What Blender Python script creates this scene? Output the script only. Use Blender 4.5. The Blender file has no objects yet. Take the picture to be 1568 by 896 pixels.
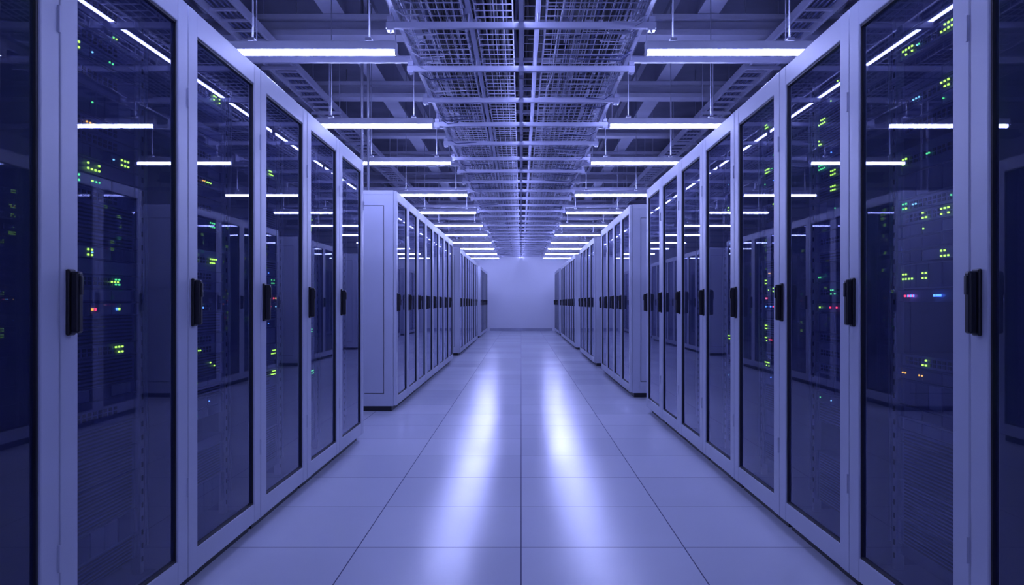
import bpy, bmesh, math, random
from mathutils import Vector
random.seed(7)
S = bpy.context.scene
S.view_settings.view_transform = 'Standard'
S.view_settings.look = 'None'
S.view_settings.exposure = 0.42

# ---------------------------------------------------------------- materials
def newmat(name):
    m = bpy.data.materials.new(name); m.use_nodes = True
    nt = m.node_tree; nt.nodes.clear()
    out = nt.nodes.new('ShaderNodeOutputMaterial')
    return m, nt, out

def pbr(name, col, rough=0.5, metal=0.0, spec=0.5, noise=0.06, nscale=6.0):
    m, nt, out = newmat(name)
    b = nt.nodes.new('ShaderNodeBsdfPrincipled')
    b.inputs['Roughness'].default_value = rough
    b.inputs['Metallic'].default_value = metal
    b.inputs['Specular IOR Level'].default_value = spec
    tc = nt.nodes.new('ShaderNodeTexCoord')
    n = nt.nodes.new('ShaderNodeTexNoise'); n.inputs['Scale'].default_value = nscale
    n.inputs['Detail'].default_value = 4
    nt.links.new(tc.outputs['Object'], n.inputs['Vector'])
    r = nt.nodes.new('ShaderNodeValToRGB')
    r.color_ramp.elements[0].position = 0.3; r.color_ramp.elements[1].position = 0.7
    r.color_ramp.elements[0].color = (*[c*(1-noise) for c in col], 1)
    r.color_ramp.elements[1].color = (*[min(1, c*(1+noise)) for c in col], 1)
    nt.links.new(n.outputs['Fac'], r.inputs['Fac'])
    nt.links.new(r.outputs['Color'], b.inputs['Base Color'])
    nt.links.new(b.outputs[0], out.inputs[0])
    return m

def emis(name, col, s, sample=True):
    m, nt, out = newmat(name)
    e = nt.nodes.new('ShaderNodeEmission')
    e.inputs['Color'].default_value = (*col, 1); e.inputs['Strength'].default_value = s
    nt.links.new(e.outputs[0], out.inputs[0])
    if not sample:
        m.cycles.emission_sampling = 'NONE'
    return m

LC = (.41, .46, 1.0)
M_FRAME = pbr('rack_painted_steel', (0.48, 0.50, 0.62), 0.38, 0.0, 0.5, 0.03, 3)
M_SIDE = pbr('rack_side_panel', (0.48, 0.50, 0.62), 0.45, 0.0, 0.4, 0.03, 3)
M_DARK = pbr('rack_interior', (0.11, 0.12, 0.23), 0.6)
M_GASKET = pbr('black_gasket', (0.010, 0.010, 0.02), 0.5)
M_HANDLE = pbr('black_handle', (0.006, 0.006, 0.012), 0.35)
M_SERVER = pbr('server_face', (0.13, 0.14, 0.27), 0.45, 0.1)
M_SERVER2 = pbr('server_face_light', (0.30, 0.31, 0.46), 0.4, 0.1)
M_RAIL = pbr('rack_rail', (0.36, 0.37, 0.52), 0.4, 0.1)
M_YG = emis('led_yellow_green', (0.45, 1.0, 0.08), 2.4, False)
M_GR = emis('led_green', (0.12, 1.0, 0.28), 1.3, False)
M_BL = emis('led_blue', (0.08, 0.25, 1.0), 3.5, False)
M_RD = emis('led_red', (1.0, 0.05, 0.12), 2.2, False)
M_CY = emis('led_cyan', (0.25, 0.7, 1.0), 1.6, False)
M_AM = emis('led_amber', (1.0, 0.50, 0.06), 1.6, False)

def glass_mat():
    m, nt, out = newmat('tinted_door_glass')
    t = nt.nodes.new('ShaderNodeBsdfTransparent'); t.inputs['Color'].default_value = (0.60, 0.63, 0.84, 1)
    d = nt.nodes.new('ShaderNodeBsdfDiffuse'); d.inputs['Color'].default_value = (0.18, 0.21, 0.60, 1)
    md = nt.nodes.new('ShaderNodeMixShader'); md.inputs[0].default_value = .12
    nt.links.new(t.outputs[0], md.inputs[1]); nt.links.new(d.outputs[0], md.inputs[2])
    g = nt.nodes.new('ShaderNodeBsdfGlossy'); g.inputs['Roughness'].default_value = 0.012
    g.inputs['Color'].default_value = (0.8, 0.82, 1.0, 1)
    f = nt.nodes.new('ShaderNodeFresnel'); f.inputs['IOR'].default_value = 1.60
    mx = nt.nodes.new('ShaderNodeMixShader')
    nt.links.new(f.outputs[0], mx.inputs[0]); nt.links.new(md.outputs[0], mx.inputs[1]); nt.links.new(g.outputs[0], mx.inputs[2])
    nt.links.new(mx.outputs[0], out.inputs[0])
    return m
M_GLASS = glass_mat()
RACK_MATS = [M_FRAME, M_SIDE, M_DARK, M_GASKET, M_HANDLE, M_SERVER, M_SERVER2, M_RAIL, M_YG, M_GR, M_BL, M_RD, M_CY, M_AM, M_GLASS]
(FR, SI, DK, GK, HN, SV, SV2, RL, YG, GR, BL, RD, CY, AM, GL) = range(15)

# ---------------------------------------------------------------- mesh builder
class MB:
    def __init__(s): s.v = []; s.f = []; s.m = []; s.sm = []
    def box(s, x0, x1, y0, y1, z0, z1, m=0, c=0.0):
        if x0 > x1: x0, x1 = x1, x0
        if y0 > y1: y0, y1 = y1, y0
        if z0 > z1: z0, z1 = z1, z0
        if c <= 0:
            b = len(s.v)
            s.v += [(x0,y0,z0),(x1,y0,z0),(x1,y1,z0),(x0,y1,z0),(x0,y0,z1),(x1,y0,z1),(x1,y1,z1),(x0,y1,z1)]
            for q in [(0,3,2,1),(4,5,6,7),(0,1,5,4),(1,2,6,5),(2,3,7,6),(3,0,4,7)]:
                s.f.append([b+i for i in q]); s.m.append(m); s.sm.append(False)
        else:
            bm = bmesh.new()
            bmesh.ops.create_cube(bm, size=1)
            for v in bm.verts:
                v.co = Vector((x0+(v.co.x+.5)*(x1-x0), y0+(v.co.y+.5)*(y1-y0), z0+(v.co.z+.5)*(z1-z0)))
            bmesh.ops.bevel(bm, geom=bm.edges[:], offset=c, segments=2, affect='EDGES', profile=0.5)
            b = len(s.v); bm.verts.index_update()
            s.v += [tuple(v.co) for v in bm.verts]
            for f in bm.faces:
                s.f.append([b+v.index for v in f.verts]); s.m.append(m); s.sm.append(False)
            bm.free()
    def quad(s, pts, m):
        b = len(s.v); s.v += pts; s.f.append([b, b+1, b+2, b+3]); s.m.append(m); s.sm.append(False)
    def tube(s, pts, r, m=0, n=6):
        b = len(s.v); k = len(pts)
        for i, p in enumerate(pts):
            p = Vector(p)
            a = Vector(pts[max(0, i-1)]); c = Vector(pts[min(k-1, i+1)])
            d = (c-a).normalized()
            up = Vector((0, 0, 1)) if abs(d.z) < 0.9 else Vector((1, 0, 0))
            u = d.cross(up).normalized(); w = d.cross(u).normalized()
            for j in range(n):
                t = 2*math.pi*j/n
                s.v.append(tuple(p+u*math.cos(t)*r+w*math.sin(t)*r))
        for i in range(k-1):
            for j in range(n):
                s.f.append([b+i*n+j, b+i*n+(j+1) % n, b+(i+1)*n+(j+1) % n, b+(i+1)*n+j]); s.m.append(m); s.sm.append(True)
        s.f.append([b+j for j in range(n)][::-1]); s.m.append(m); s.sm.append(False)
        s.f.append([b+(k-1)*n+j for j in range(n)]); s.m.append(m); s.sm.append(False)
    def mesh(s, name, mats):
        me = bpy.data.meshes.new(name); me.from_pydata(s.v, [], s.f)
        for mt in mats: me.materials.append(mt)
        me.polygons.foreach_set('material_index', s.m)
        me.polygons.foreach_set('use_smooth', s.sm)
        me.update(); return me

def obj(name, me, loc=(0, 0, 0), rz=0):
    o = bpy.data.objects.new(name, me); S.collection.objects.link(o)
    o.location = loc; o.rotation_euler = (0, 0, rz); return o

# ---------------------------------------------------------------- rack
RH = 2.13; RD_ = 1.05
def build_rack(W, seed):
    R = random.Random(seed); b = MB()
    b.box(.02, W-.02, .05, RD_-.02, 0, .05, GK)
    b.box(.003, W-.003, .032, RD_, .05, .08, SI)
    b.box(.003, W-.003, .032, RD_, 2.09, RH, FR, .004)
    b.box(.02, W-.02, RD_-.02, RD_, .08, 2.09, SI)
    for s in (0, 1):
        def X(a): return a if s == 0 else W-a
        b.box(X(.003), X(.03), .032, .12, .08, 2.09, SI)
        b.box(X(.003), X(.03), RD_-.10, RD_-.0, .08, 2.09, SI)
        b.box(X(.003), X(.03), .12, RD_-.10, 1.985, 2.09, SI)
        b.box(X(.003), X(.03), .12, RD_-.10, .08, .17, SI)
        b.box(X(.005), X(.02), .126, .55, .176, 1.979, SI)
        b.box(X(.005), X(.02), .556, RD_-.106, .176, 1.979, SI)
        b.box(X(.02), X(.028), .12, RD_-.1, .17, 1.985, GK)
    # door frame
    z0, z1, g0, g1 = .055, 2.125, .14, 2.035
    a, c = .088, .088
    b.box(.002, a, 0, .03, z0, z1, FR, .005)
    b.box(W-c, W-.002, 0, .03, z0, z1, FR, .005)
    b.box(a-.004, W-c+.004, .0015, .028, g1, z1-.001, FR, .004)
    b.box(a-.004, W-c+.004, .0015, .028, z0+.001, g0, FR, .004)
    # gasket
    t = .008
    b.box(a-.001, a+t, .006, .022, g0, g1, GK); b.box(W-c-t, W-c+.001, .006, .022, g0, g1, GK)
    b.box(a, W-c, .006, .022, g1-t, g1+.001, GK); b.box(a, W-c, .006, .022, g0-.001, g0+t, GK)
    b.quad([(a+.003, .014, g0+.003), (W-c-.003, .014, g0+.003), (W-c-.003, .014, g1-.003), (a+.003, .014, g1-.003)], GL)
    # handle on left stile
    b.box(.026, .060, -.010, .001, .962, 1.138, HN, .004)
    b.box(.030, .056, -.032, -.008, .968, 1.132, HN, .006)
    b.box(.036, .050, -.036, -.030, 1.07, 1.12, HN, .002)
    # hinges on the right stile
    for z in (.35, 1.75):
        b.box(W-.012, W-.004, -.006, .002, z, z+.07, SI)
    # interior
    b.box(.03, W-.03, .10, .85, .082, .10, DK)
    b.box(.03, .034, .04, RD_-.03, .08, 2.09, DK); b.box(W-.034, W-.03, .04, RD_-.03, .08, 2.09, DK)
    b.box(.034, W-.034, .70, .71, .08, 2.09, DK)
    b.box(.034, W-.034, .035, .69, 2.06, 2.088, DK)
    lx, rx = .095, W-.095
    for x in (lx-.03, rx+.002):
        b.box(x, x+.028, .13, .16, .10, 2.06, RL)
        for k in range(40):
            b.box(x+.009, x+.019, .128, .131, .14+k*.0475, .158+k*.0475, GK)
    U = .0445; z = .16
    def cluster(x, zc, col, nx=4, nz=2, sp=.022, sx_=.0038, sz=.0028, p=.85):
        for i in range(nx):
            for j in range(nz):
                if R.random() < p:
                    xx = x+i*sp; zz = zc+(j-(nz-1)/2)*.0165
                    b.box(xx-sx_, xx+sx_, .133, .137, zz-sz, zz+sz, col)
    while z < 1.99:
        hot = (.70 < z < .88) or (.98 < z < 1.20) or (1.36 < z < 2.0)
        if z < .55:
            n = R.choice([1, 2, 2, 3]); k = 'blank' if R.random() < .75 else 'server'
        else:
            n = R.choice([1, 1, 2]) if not hot else R.choice([1, 1, 1, 2]); k = R.choice(['switch', 'server', 'server', 'vent'] if not hot else ['switch', 'switch', 'server', 'server', 'blank'])
        h = n*U
        if z+h > 2.05: break
        mt = R.choice([SV, SV, SV, SV2])
        if R.random() < .08 and z > .3:
            z += h; continue          # empty slot
        b.box(lx, rx, .142, .60, z+.002, z+h-.002, mt)
        b.box(lx, lx+.02, .136, .143, z+.004, z+h-.004, SV2); b.box(rx-.02, rx, .136, .143, z+.004, z+h-.004, SV2)
        zc = z+h/2
        if k == 'vent' or (k == 'blank' and n > 1):
            m_ = int(h/.012)
            for i in range(m_):
                b.box(lx+.04, rx-.04, .139, .143, z+.005+i*.012, z+.010+i*.012, GK)
        elif k == 'switch':
            for i in range(14):
                xx = lx+.05+i*(rx-lx-.18)/14
                b.box(xx, xx+.018, .139, .143, zc-.012, zc-.002, GK); b.box(xx, xx+.018, .139, .143, zc+.002, zc+.012, GK)
        elif k == 'server':
            nb = 6 if n > 1 else 4
            for i in range(nb):
                w = (rx-lx-.10)/nb; xx = lx+.05+i*w
                b.box(xx, xx+w-.008, .136, .143, z+.006, z+h-.006, SV if mt == SV2 else SV2 if R.random() < .3 else DK)
                if R.random() < .15: b.box(xx+.004, xx+.009, .132, .136, zc-.002, zc+.002, R.choice([GR, BL, CY, YG]))
        if z > .55 and (hot or R.random() < .15):
            if abs(zc-1.045) < .03:
                for i in range(R.randint(7, 10)):
                    xx = R.uniform(lx+.03, rx-.04); cluster(xx, zc, R.choice([RD, RD, BL, BL, CY, YG, AM]), R.choice([1, 2]), 1, .02, .0044, .0038)
            elif R.random() < (.85 if z < 1.3 else .6):
                for q in range(R.choice([1, 1, 2])):
                    cluster(R.choice([lx+.04, lx+.18, lx+.3, rx-.16, rx-.12]), zc, YG if R.random() < .8 else GR, R.choice([2, 3, 4]), 2)
                for q in range(R.choice([0, 1, 2])):
                    cluster(R.uniform(lx+.03, rx-.10), zc, R.choice([YG, YG, GR, GR, RD, CY, AM]), R.choice([1, 2, 3]), 1, .02, .0028, .0024)
        z += h
    # network cable drops
    for i in range(6):
        x = R.choice([lx-.012, rx+.012])+R.uniform(-.008, .008)
        pts = [(x+R.uniform(-.006, .006), .115+R.uniform(-.006, .006), .2+k*.2) for k in range(10)]
        b.tube(pts, .0035, R.choice([SV2, RL]), 5)
    return b.mesh('server_rack_mesh', RACK_MATS)

WL, WR = .823, .808
ML = [build_rack(WL, 10+i) for i in range(5)]
MR = [build_rack(WR, 40+i) for i in range(5)]
def row_left(yend, n, s=0):
    for i in range(n):
        obj('server_rack', ML[(i*2+s) % 5], (-1.2, yend-(i+1)*WL, 0), math.pi/2)
def row_right(yend, n, s=0):
    for i in range(n):
        obj('server_rack', MR[(i*3+s) % 5], (1.2, yend-i*WR, 0), -math.pi/2)
row_left(6.25, 9, 0)
row_left(7.9+8*WL, 8, 1)
row_left(16.2+8*WL, 8, 2)
row_left(24.3+6*WL, 6, 3)
row_right(7.85, 11, 0)
row_right(9.05+4*WR, 4, 1)
row_right(13.5+4*WR, 4, 2)
row_right(18.2+8*WR, 8, 3)
row_right(26.0+4*WR, 4, 1)

# ---------------------------------------------------------------- room shell
def floor_mat():
    m, nt, out = newmat('raised_floor_tiles')
    N = nt.nodes; L = nt.links
    b = N.new('ShaderNodeBsdfPrincipled')
    tc = N.new('ShaderNodeTexCoord'); sp = N.new('ShaderNodeSeparateXYZ'); L.new(tc.outputs['Object'], sp.inputs[0])
    T = .699
    def mth(op, a, v=None):
        n = N.new('ShaderNodeMath'); n.operation = op
        if isinstance(a, (int, float)): n.inputs[0].default_value = a
        else: L.new(a, n.inputs[0])
        if v is not None:
            if isinstance(v, (int, float)): n.inputs[1].default_value = v
            else: L.new(v, n.inputs[1])
        return n.outputs[0]
    def line(axis, off):
        a = mth('DIVIDE', mth('SUBTRACT', axis, off), T)
        d = mth('ABSOLUTE', mth('SUBTRACT', mth('FRACT', mth('ADD', a, .5)), .5))
        return mth('LESS_THAN', d, .0024/T), mth('FLOOR', a)
    lx, fx = line(sp.outputs[0], 0.0); ly, fy = line(sp.outputs[1], .022)
    ln = mth('MAXIMUM', lx, ly)
    cb = N.new('ShaderNodeCombineXYZ'); L.new(fx, cb.inputs[0]); L.new(fy, cb.inputs[1])
    wn = N.new('ShaderNodeTexWhiteNoise'); L.new(cb.outputs[0], wn.inputs['Vector'])
    ns = N.new('ShaderNodeTexNoise'); ns.inputs['Scale'].default_value = 2.5; L.new(tc.outputs['Object'], ns.inputs['Vector'])
    v = mth('ADD', mth('MULTIPLY', wn.outputs['Value'], .05), mth('MULTIPLY', ns.outputs['Fac'], .05))
    r = N.new('ShaderNodeMixRGB'); r.inputs[1].default_value = (.62, .64, .76, 1); r.inputs[2].default_value = (.72, .74, .86, 1)
    L.new(mth('MULTIPLY', v, 8), r.inputs[0])
    r2 = N.new('ShaderNodeMixRGB'); L.new(ln, r2.inputs[0]); L.new(r.outputs[0], r2.inputs[1]); r2.inputs[2].default_value = (.12, .12, .2, 1)
    L.new(r2.outputs[0], b.inputs['Base Color'])
    L.new(mth('ADD', .17, mth('MULTIPLY', wn.outputs['Value'], .05)), b.inputs['Roughness'])
    L.new(mth('MULTIPLY', mth('SUBTRACT', 1.0, ln), .22), b.inputs['Specular IOR Level'])
    L.new(b.outputs[0], out.inputs[0])
    return m
XW, Y0, Y1, ZC = 5.2, -3.5, 30.2, 4.4
M_WALL = pbr('painted_wall', (.72, .73, .84), .6, 0, .3, .02, 1)
M_CEIL = pbr('concrete_ceiling', (.18, .19, .28), .8, 0, .2, .15, 2)
M_BEAM = pbr('painted_beam', (.38, .39, .52), .6, 0, .3, .08, 3)
def boxobj(name, dims, mat, c=0):
    b = MB(); b.box(*dims, 0, c); return obj(name, b.mesh(name, [mat]))
boxobj('floor', (-XW, XW, Y0, Y1, -.1, 0), floor_mat())
boxobj('ceiling', (-XW, XW, Y0, Y1, ZC, ZC+.1), M_CEIL)
boxobj('wall_left', (-XW-.1, -XW, Y0, Y1, 0, ZC), M_WALL)
boxobj('wall_right', (XW, XW+.1, Y0, Y1, 0, ZC), M_WALL)
boxobj('wall_far', (-XW, XW, Y1, Y1+.1, 0, ZC), M_WALL)
boxobj('wall_near', (-XW, XW, Y0-.1, Y0, 0, ZC), M_WALL)
boxobj('baseboard_far', (-1.15, 1.15, Y1-.02, Y1, 0, .10), M_BEAM, .003)

# structural beams
for sx in (-1, 1):
    for x, w in ((1.75, .2), (3.9, .2)):
        b = MB(); x0 = sx*x
        b.box(x0-w/2, x0+w/2, Y0, Y1, 3.75, 3.80, 0); b.box(x0-w/2, x0+w/2, Y0, Y1, 4.33, ZC, 0); b.box(x0-.02, x0+.02, Y0, Y1, 3.8, 4.33, 0)
        obj('steel_beam', b.mesh('steel_beam', [M_BEAM]))
y = 3.0
while y < 29:
    b = MB()
    for sx in (-1, 1):
        xs = sorted((sx*.9, sx*5.1))
        b.box(xs[0], xs[1], y, y+.22, 3.55, 3.60, 0); b.box(xs[0], xs[1], y+.09, y+.13, 3.6, 3.74, 0); b.box(xs[0], xs[1], y, y+.22, 3.70, 3.745, 0)
    obj('ceiling_cross_beam', b.mesh('ceiling_cross_beam', [M_BEAM]))
    y += 2.33

# ---------------------------------------------------------------- lights
M_TUBE = emis('led_tube_glow', LC, 84.0)
M_UPFILL = emis('added_uplight_fill', LC, 18.0)  # added fill: unseen upward glow to lift ceiling and ambient light
M_HOUS = pbr('fixture_housing', (.50, .51, .62), .4)
M_ROD = pbr('galvanised_rod', (.35, .36, .46), .4, .5)
ys = [-1.85, 2.78, 5.06, 7.16, 9.08, 11.8, 14.1, 16.5, 18.8, 21.2, 23.6, 26.1, 28.6]
LT = .53
def fixture_mesh():
    b = MB(); L = LT
    b.box(-L, L, -.035, .035, 2.601, 2.655, 0, .006)
    b.box(-L+.03, L-.03, -.024, .024, 2.6548, 2.6554, 3)  # added fill strip on the housing top, hidden from below
    b.box(-L+.012, L-.012, -.014, .014, 2.576, 2.602, 1)
    b.box(-L, -L+.012, -.03, .03, 2.57, 2.61, 0, .003); b.box(L-.012, L, -.03, .03, 2.57, 2.61, 0, .003)
    for x in (-.36, .36):
        b.tube([(x, 0, 2.65), (x, 0, ZC)], .005, 2, 6)
        b.box(x-.02, x+.02, -.04, .04, 2.656, 2.672, 2)
    return b.mesh('ceiling_light_fixture', [M_HOUS, M_TUBE, M_ROD, M_UPFILL])
FM = fixture_mesh()
for yy in ys:
    for sx in (-1, 1):
        obj('ceiling_light_fixture', FM, (sx*(.765+LT), yy, 0))

M_WIRE = pbr('tray_wire', (.50, .51, .66), .35, .1)
M_STRUT = pbr('tray_strut', (.42, .43, .58), .4, .1)
# added strip on tray struts for streaks in door glass (lit sides, opaque underside)
M_SIDEGLOW = emis('added_strip_glow', LC, 20.0)
yy = -2.1
while yy < 29:
    b = MB()
    b.box(-.013, .013, yy, yy+1.95, 2.692, 2.695, 0); b.box(-.013, .013, yy, yy+1.95, 2.720, 2.726, 0)
    b.box(-.010, .010, yy+.01, yy+1.94, 2.695, 2.720, 1)
    b.box(-.013, .013, yy, yy+.012, 2.692, 2.726, 0); b.box(-.013, .013, yy+1.938, yy+1.95, 2.692, 2.726, 0)
    obj('added_glow_strip', b.mesh('added_glow_strip', [M_STRUT, M_SIDEGLOW]))
    yy += 2.03

# ---------------------------------------------------------------- cable tray
M_CAB = pbr('cable_dark', (.015, .017, .04), .5)
M_CAB2 = pbr('cable_blue', (.07, .08, .20), .5)
M_CAB3 = pbr('cable_grey', (.30, .31, .42), .5)
b = MB(); ty0, ty1 = -2.5, 29.8
def basket(x0, x1, z, hgt, sx=.05, sy=.105, w=.0026):
    n = max(2, round((x1-x0)/sx))
    for i in range(n+1):
        x = x0+(x1-x0)*i/n
        b.box(x-w, x+w, ty0, ty1, z, z+2*w, 0)
    for k in range(1, 4):
        for x in (x0, x1): b.box(x-w, x+w, ty0, ty1, z+hgt*k/3-w, z+hgt*k/3+w, 0)
    y = ty0
    while y < ty1:
        b.box(x0, x1, y-w, y+w, z-2*w, z, 0)
        b.box(x0-w, x0+w, y-w, y+w, z-2*w, z+hgt, 0); b.box(x1-w, x1+w, y-w, y+w, z-2*w, z+hgt, 0)
        y += sy
basket(-.70, -.34, 2.71, .12, .045); basket(-.27, -.05, 2.74, .10); basket(.15, .70, 2.71, .12, .045)
basket(-.66, -.10, 3.02, .12, .08, .2); basket(.02, .64, 3.04, .12, .08, .2)
# added dark sheet above the baskets as shade, covers the lit ceiling
b.box(-.68, .68, ty0, ty1, 3.20, 3.205, 2)
b.box(-.69, -.68, ty0, ty1, 3.18, 3.28, 1); b.box(.68, .69, ty0, ty1, 3.18, 3.28, 1)
y = 3.03-.89*6
rails = [-.72, .72]
for x in rails: b.box(x-.012, x+.012, ty0, ty1, 2.69, 2.735, 1)
for x in (-.305, .10): b.box(x-.014, x+.014, ty0, ty1, 2.745, 2.775, 1)
while y < 29.7:
    b.box(-.79, .79, y-.016, y+.016, 2.655, 2.69, 1); b.box(-.79, .79, y-.016, y+.016, 2.98, 3.01, 1); b.box(-.79, .79, y-.016, y+.016, 3.165, 3.195, 1)
    for x in (-.765, .765):
        b.tube([(x, y, 2.63), (x, y, ZC)], .006, 1, 6)
        b.box(x-.02, x+.02, y-.026, y+.026, 2.64, 2.652, 1); b.box(x-.018, x+.018, y-.03, y+.03, 2.69, 2.72, 1)
    for x in (-.31, .10): b.tube([(x, y, 2.69), (x, y, 3.0)], .005, 1, 5)
    y += .89
R = random.Random(3)
def cable(x, z, amp, r, m):
    pts = []; y = ty0; ph = R.uniform(0, 6)
    while y < ty1:
        pts.append((x+amp*math.sin(y*R.uniform(.9, 1.1)+ph)+R.uniform(-.006, .006), y, z+R.uniform(0, .012))); y += .45
    b.tube(pts, r, m, 5)
for i in range(24): cable(R.uniform(-.25, -.07), 2.755+R.uniform(0, .05), .010, R.uniform(.008, .013), 2)
for i in range(22): cable(R.uniform(-.66, -.38), 2.725+R.uniform(0, .06), .02, R.uniform(.004, .009), R.choice([2, 2, 3, 4]))
for i in range(26): cable(R.uniform(.2, .65), 2.725+R.uniform(0, .06), .02, R.uniform(.004, .009), R.choice([2, 2, 3, 4]))
for i in range(40): cable(R.uniform(-.6, .6), 3.06+R.uniform(0, .05), .03, R.uniform(.010, .018), R.choice([2, 2, 3]))
# short cross / service loops
for i in range(160):
    y = R.uniform(2, 28); x = R.choice([-.7, .7])*1.0; d = -1 if x < 0 else 1
    x2 = x-d*R.uniform(.1, .4)
    b.tube([(x2, y, 2.74), (x-d*.02, y+.03, 2.83), (x+d*.03, y+.05, 2.80), (x+d*.035, y+.09, 2.70), (x-d*.04, y+.13, 2.66), (x2, y+.2, 2.69)], .004, R.choice([0, 3, 4]), 5)
for i in range(140):
    y = R.uniform(1.5, 28); x = R.choice([R.uniform(-.6, -.1), R.uniform(.16, .58)])
    b.box(x, x+R.uniform(.04, .12), y, y+R.uniform(.04, .12), 2.79, 2.83, R.choice([0, 4, 2]))
obj('cable_tray', b.mesh('cable_tray', [M_WIRE, M_STRUT, M_CAB, M_CAB2, M_CAB3]))

# secondary ladders and pipes over the rack rows
for sx in (-1, 1):
    b = MB(); xc = sx*2.35; z = 3.35
    for x in (xc-.13, xc+.13): b.box(x-.012, x+.012, -2, 29.8, z, z+.07, 0)
    y = -2
    while y < 29.8:
        b.box(xc-.13, xc+.13, y-.012, y+.012, z+.01, z+.03, 0)
        y += .25
    y = -1.5
    while y < 29:
        for x in (xc-.16, xc+.16): b.tube([(x, y, z-.03), (x, y, ZC)], .005, 0, 5)
        b.box(xc-.18, xc+.18, y-.015, y+.015, z-.03, z, 0); y += 1.9
    for i in range(5): b.tube([(xc-.09+i*.045, q*1.0-2, z+.045) for q in range(0, 32)], .012, 1, 5)
    obj('cable_ladder', b.mesh('cable_ladder', [M_STRUT, M_CAB2]))
    b = MB()
    for x, zz, r in ((1.15, 4.0, .03), (1.32, 4.02, .02), (3.1, 3.9, .05)):
        b.tube([(sx*x, -3.2, zz), (sx*x, 29.9, zz)], r, 0, 10)
        y = -2
        while y < 29: b.tube([(sx*x, y, zz), (sx*x, y, ZC)], .006, 0, 5); y += 2.33
    obj('ceiling_pipe', b.mesh('ceiling_pipe', [M_ROD]))
# suspended strut rails between the fixtures
y = 6.2
while y < 29:
    for sx in (-1, 1):
        b = MB(); xs = sorted((sx*.80, sx*4.8))
        b.box(xs[0], xs[1], y-.02, y+.02, 2.86, 2.90, 0, .003)
        b.box(xs[0], xs[1], y-.03, y+.03, 2.90, 2.905, 0)
        for x in (.95, 2.0, 3.4): b.tube([(sx*x, y, 2.9), (sx*x, y, ZC)], .005, 0, 5)
        obj('strut_rail', b.mesh('strut_rail', [M_STRUT]))
    y += 2.35
# riser pipes above the rack block
b = MB()
for x, y in ((-1.50, 8.05), (-1.56, 8.05)): b.tube([(x, y, RH), (x, y, ZC)], .013, 0, 8)
obj('riser_conduit', b.mesh('riser_conduit', [M_ROD]))

# ---------------------------------------------------------------- world & camera
w = bpy.data.worlds.new('room_world'); S.world = w; w.use_nodes = True
w.node_tree.nodes['Background'].inputs[0].default_value = (.10, .10, .2, 1)
cam = bpy.data.cameras.new('camera'); co = bpy.data.objects.new('camera', cam); S.collection.objects.link(co)
co.location = (0, 0, 1.05); co.rotation_euler = (math.pi/2, 0, 0)
cam.sensor_width = 36; cam.lens = 1256/1568*36
cam.shift_x = -17/1920; cam.shift_y = 18.5/1920
cam.clip_start = .05; cam.clip_end = 100
S.camera = co
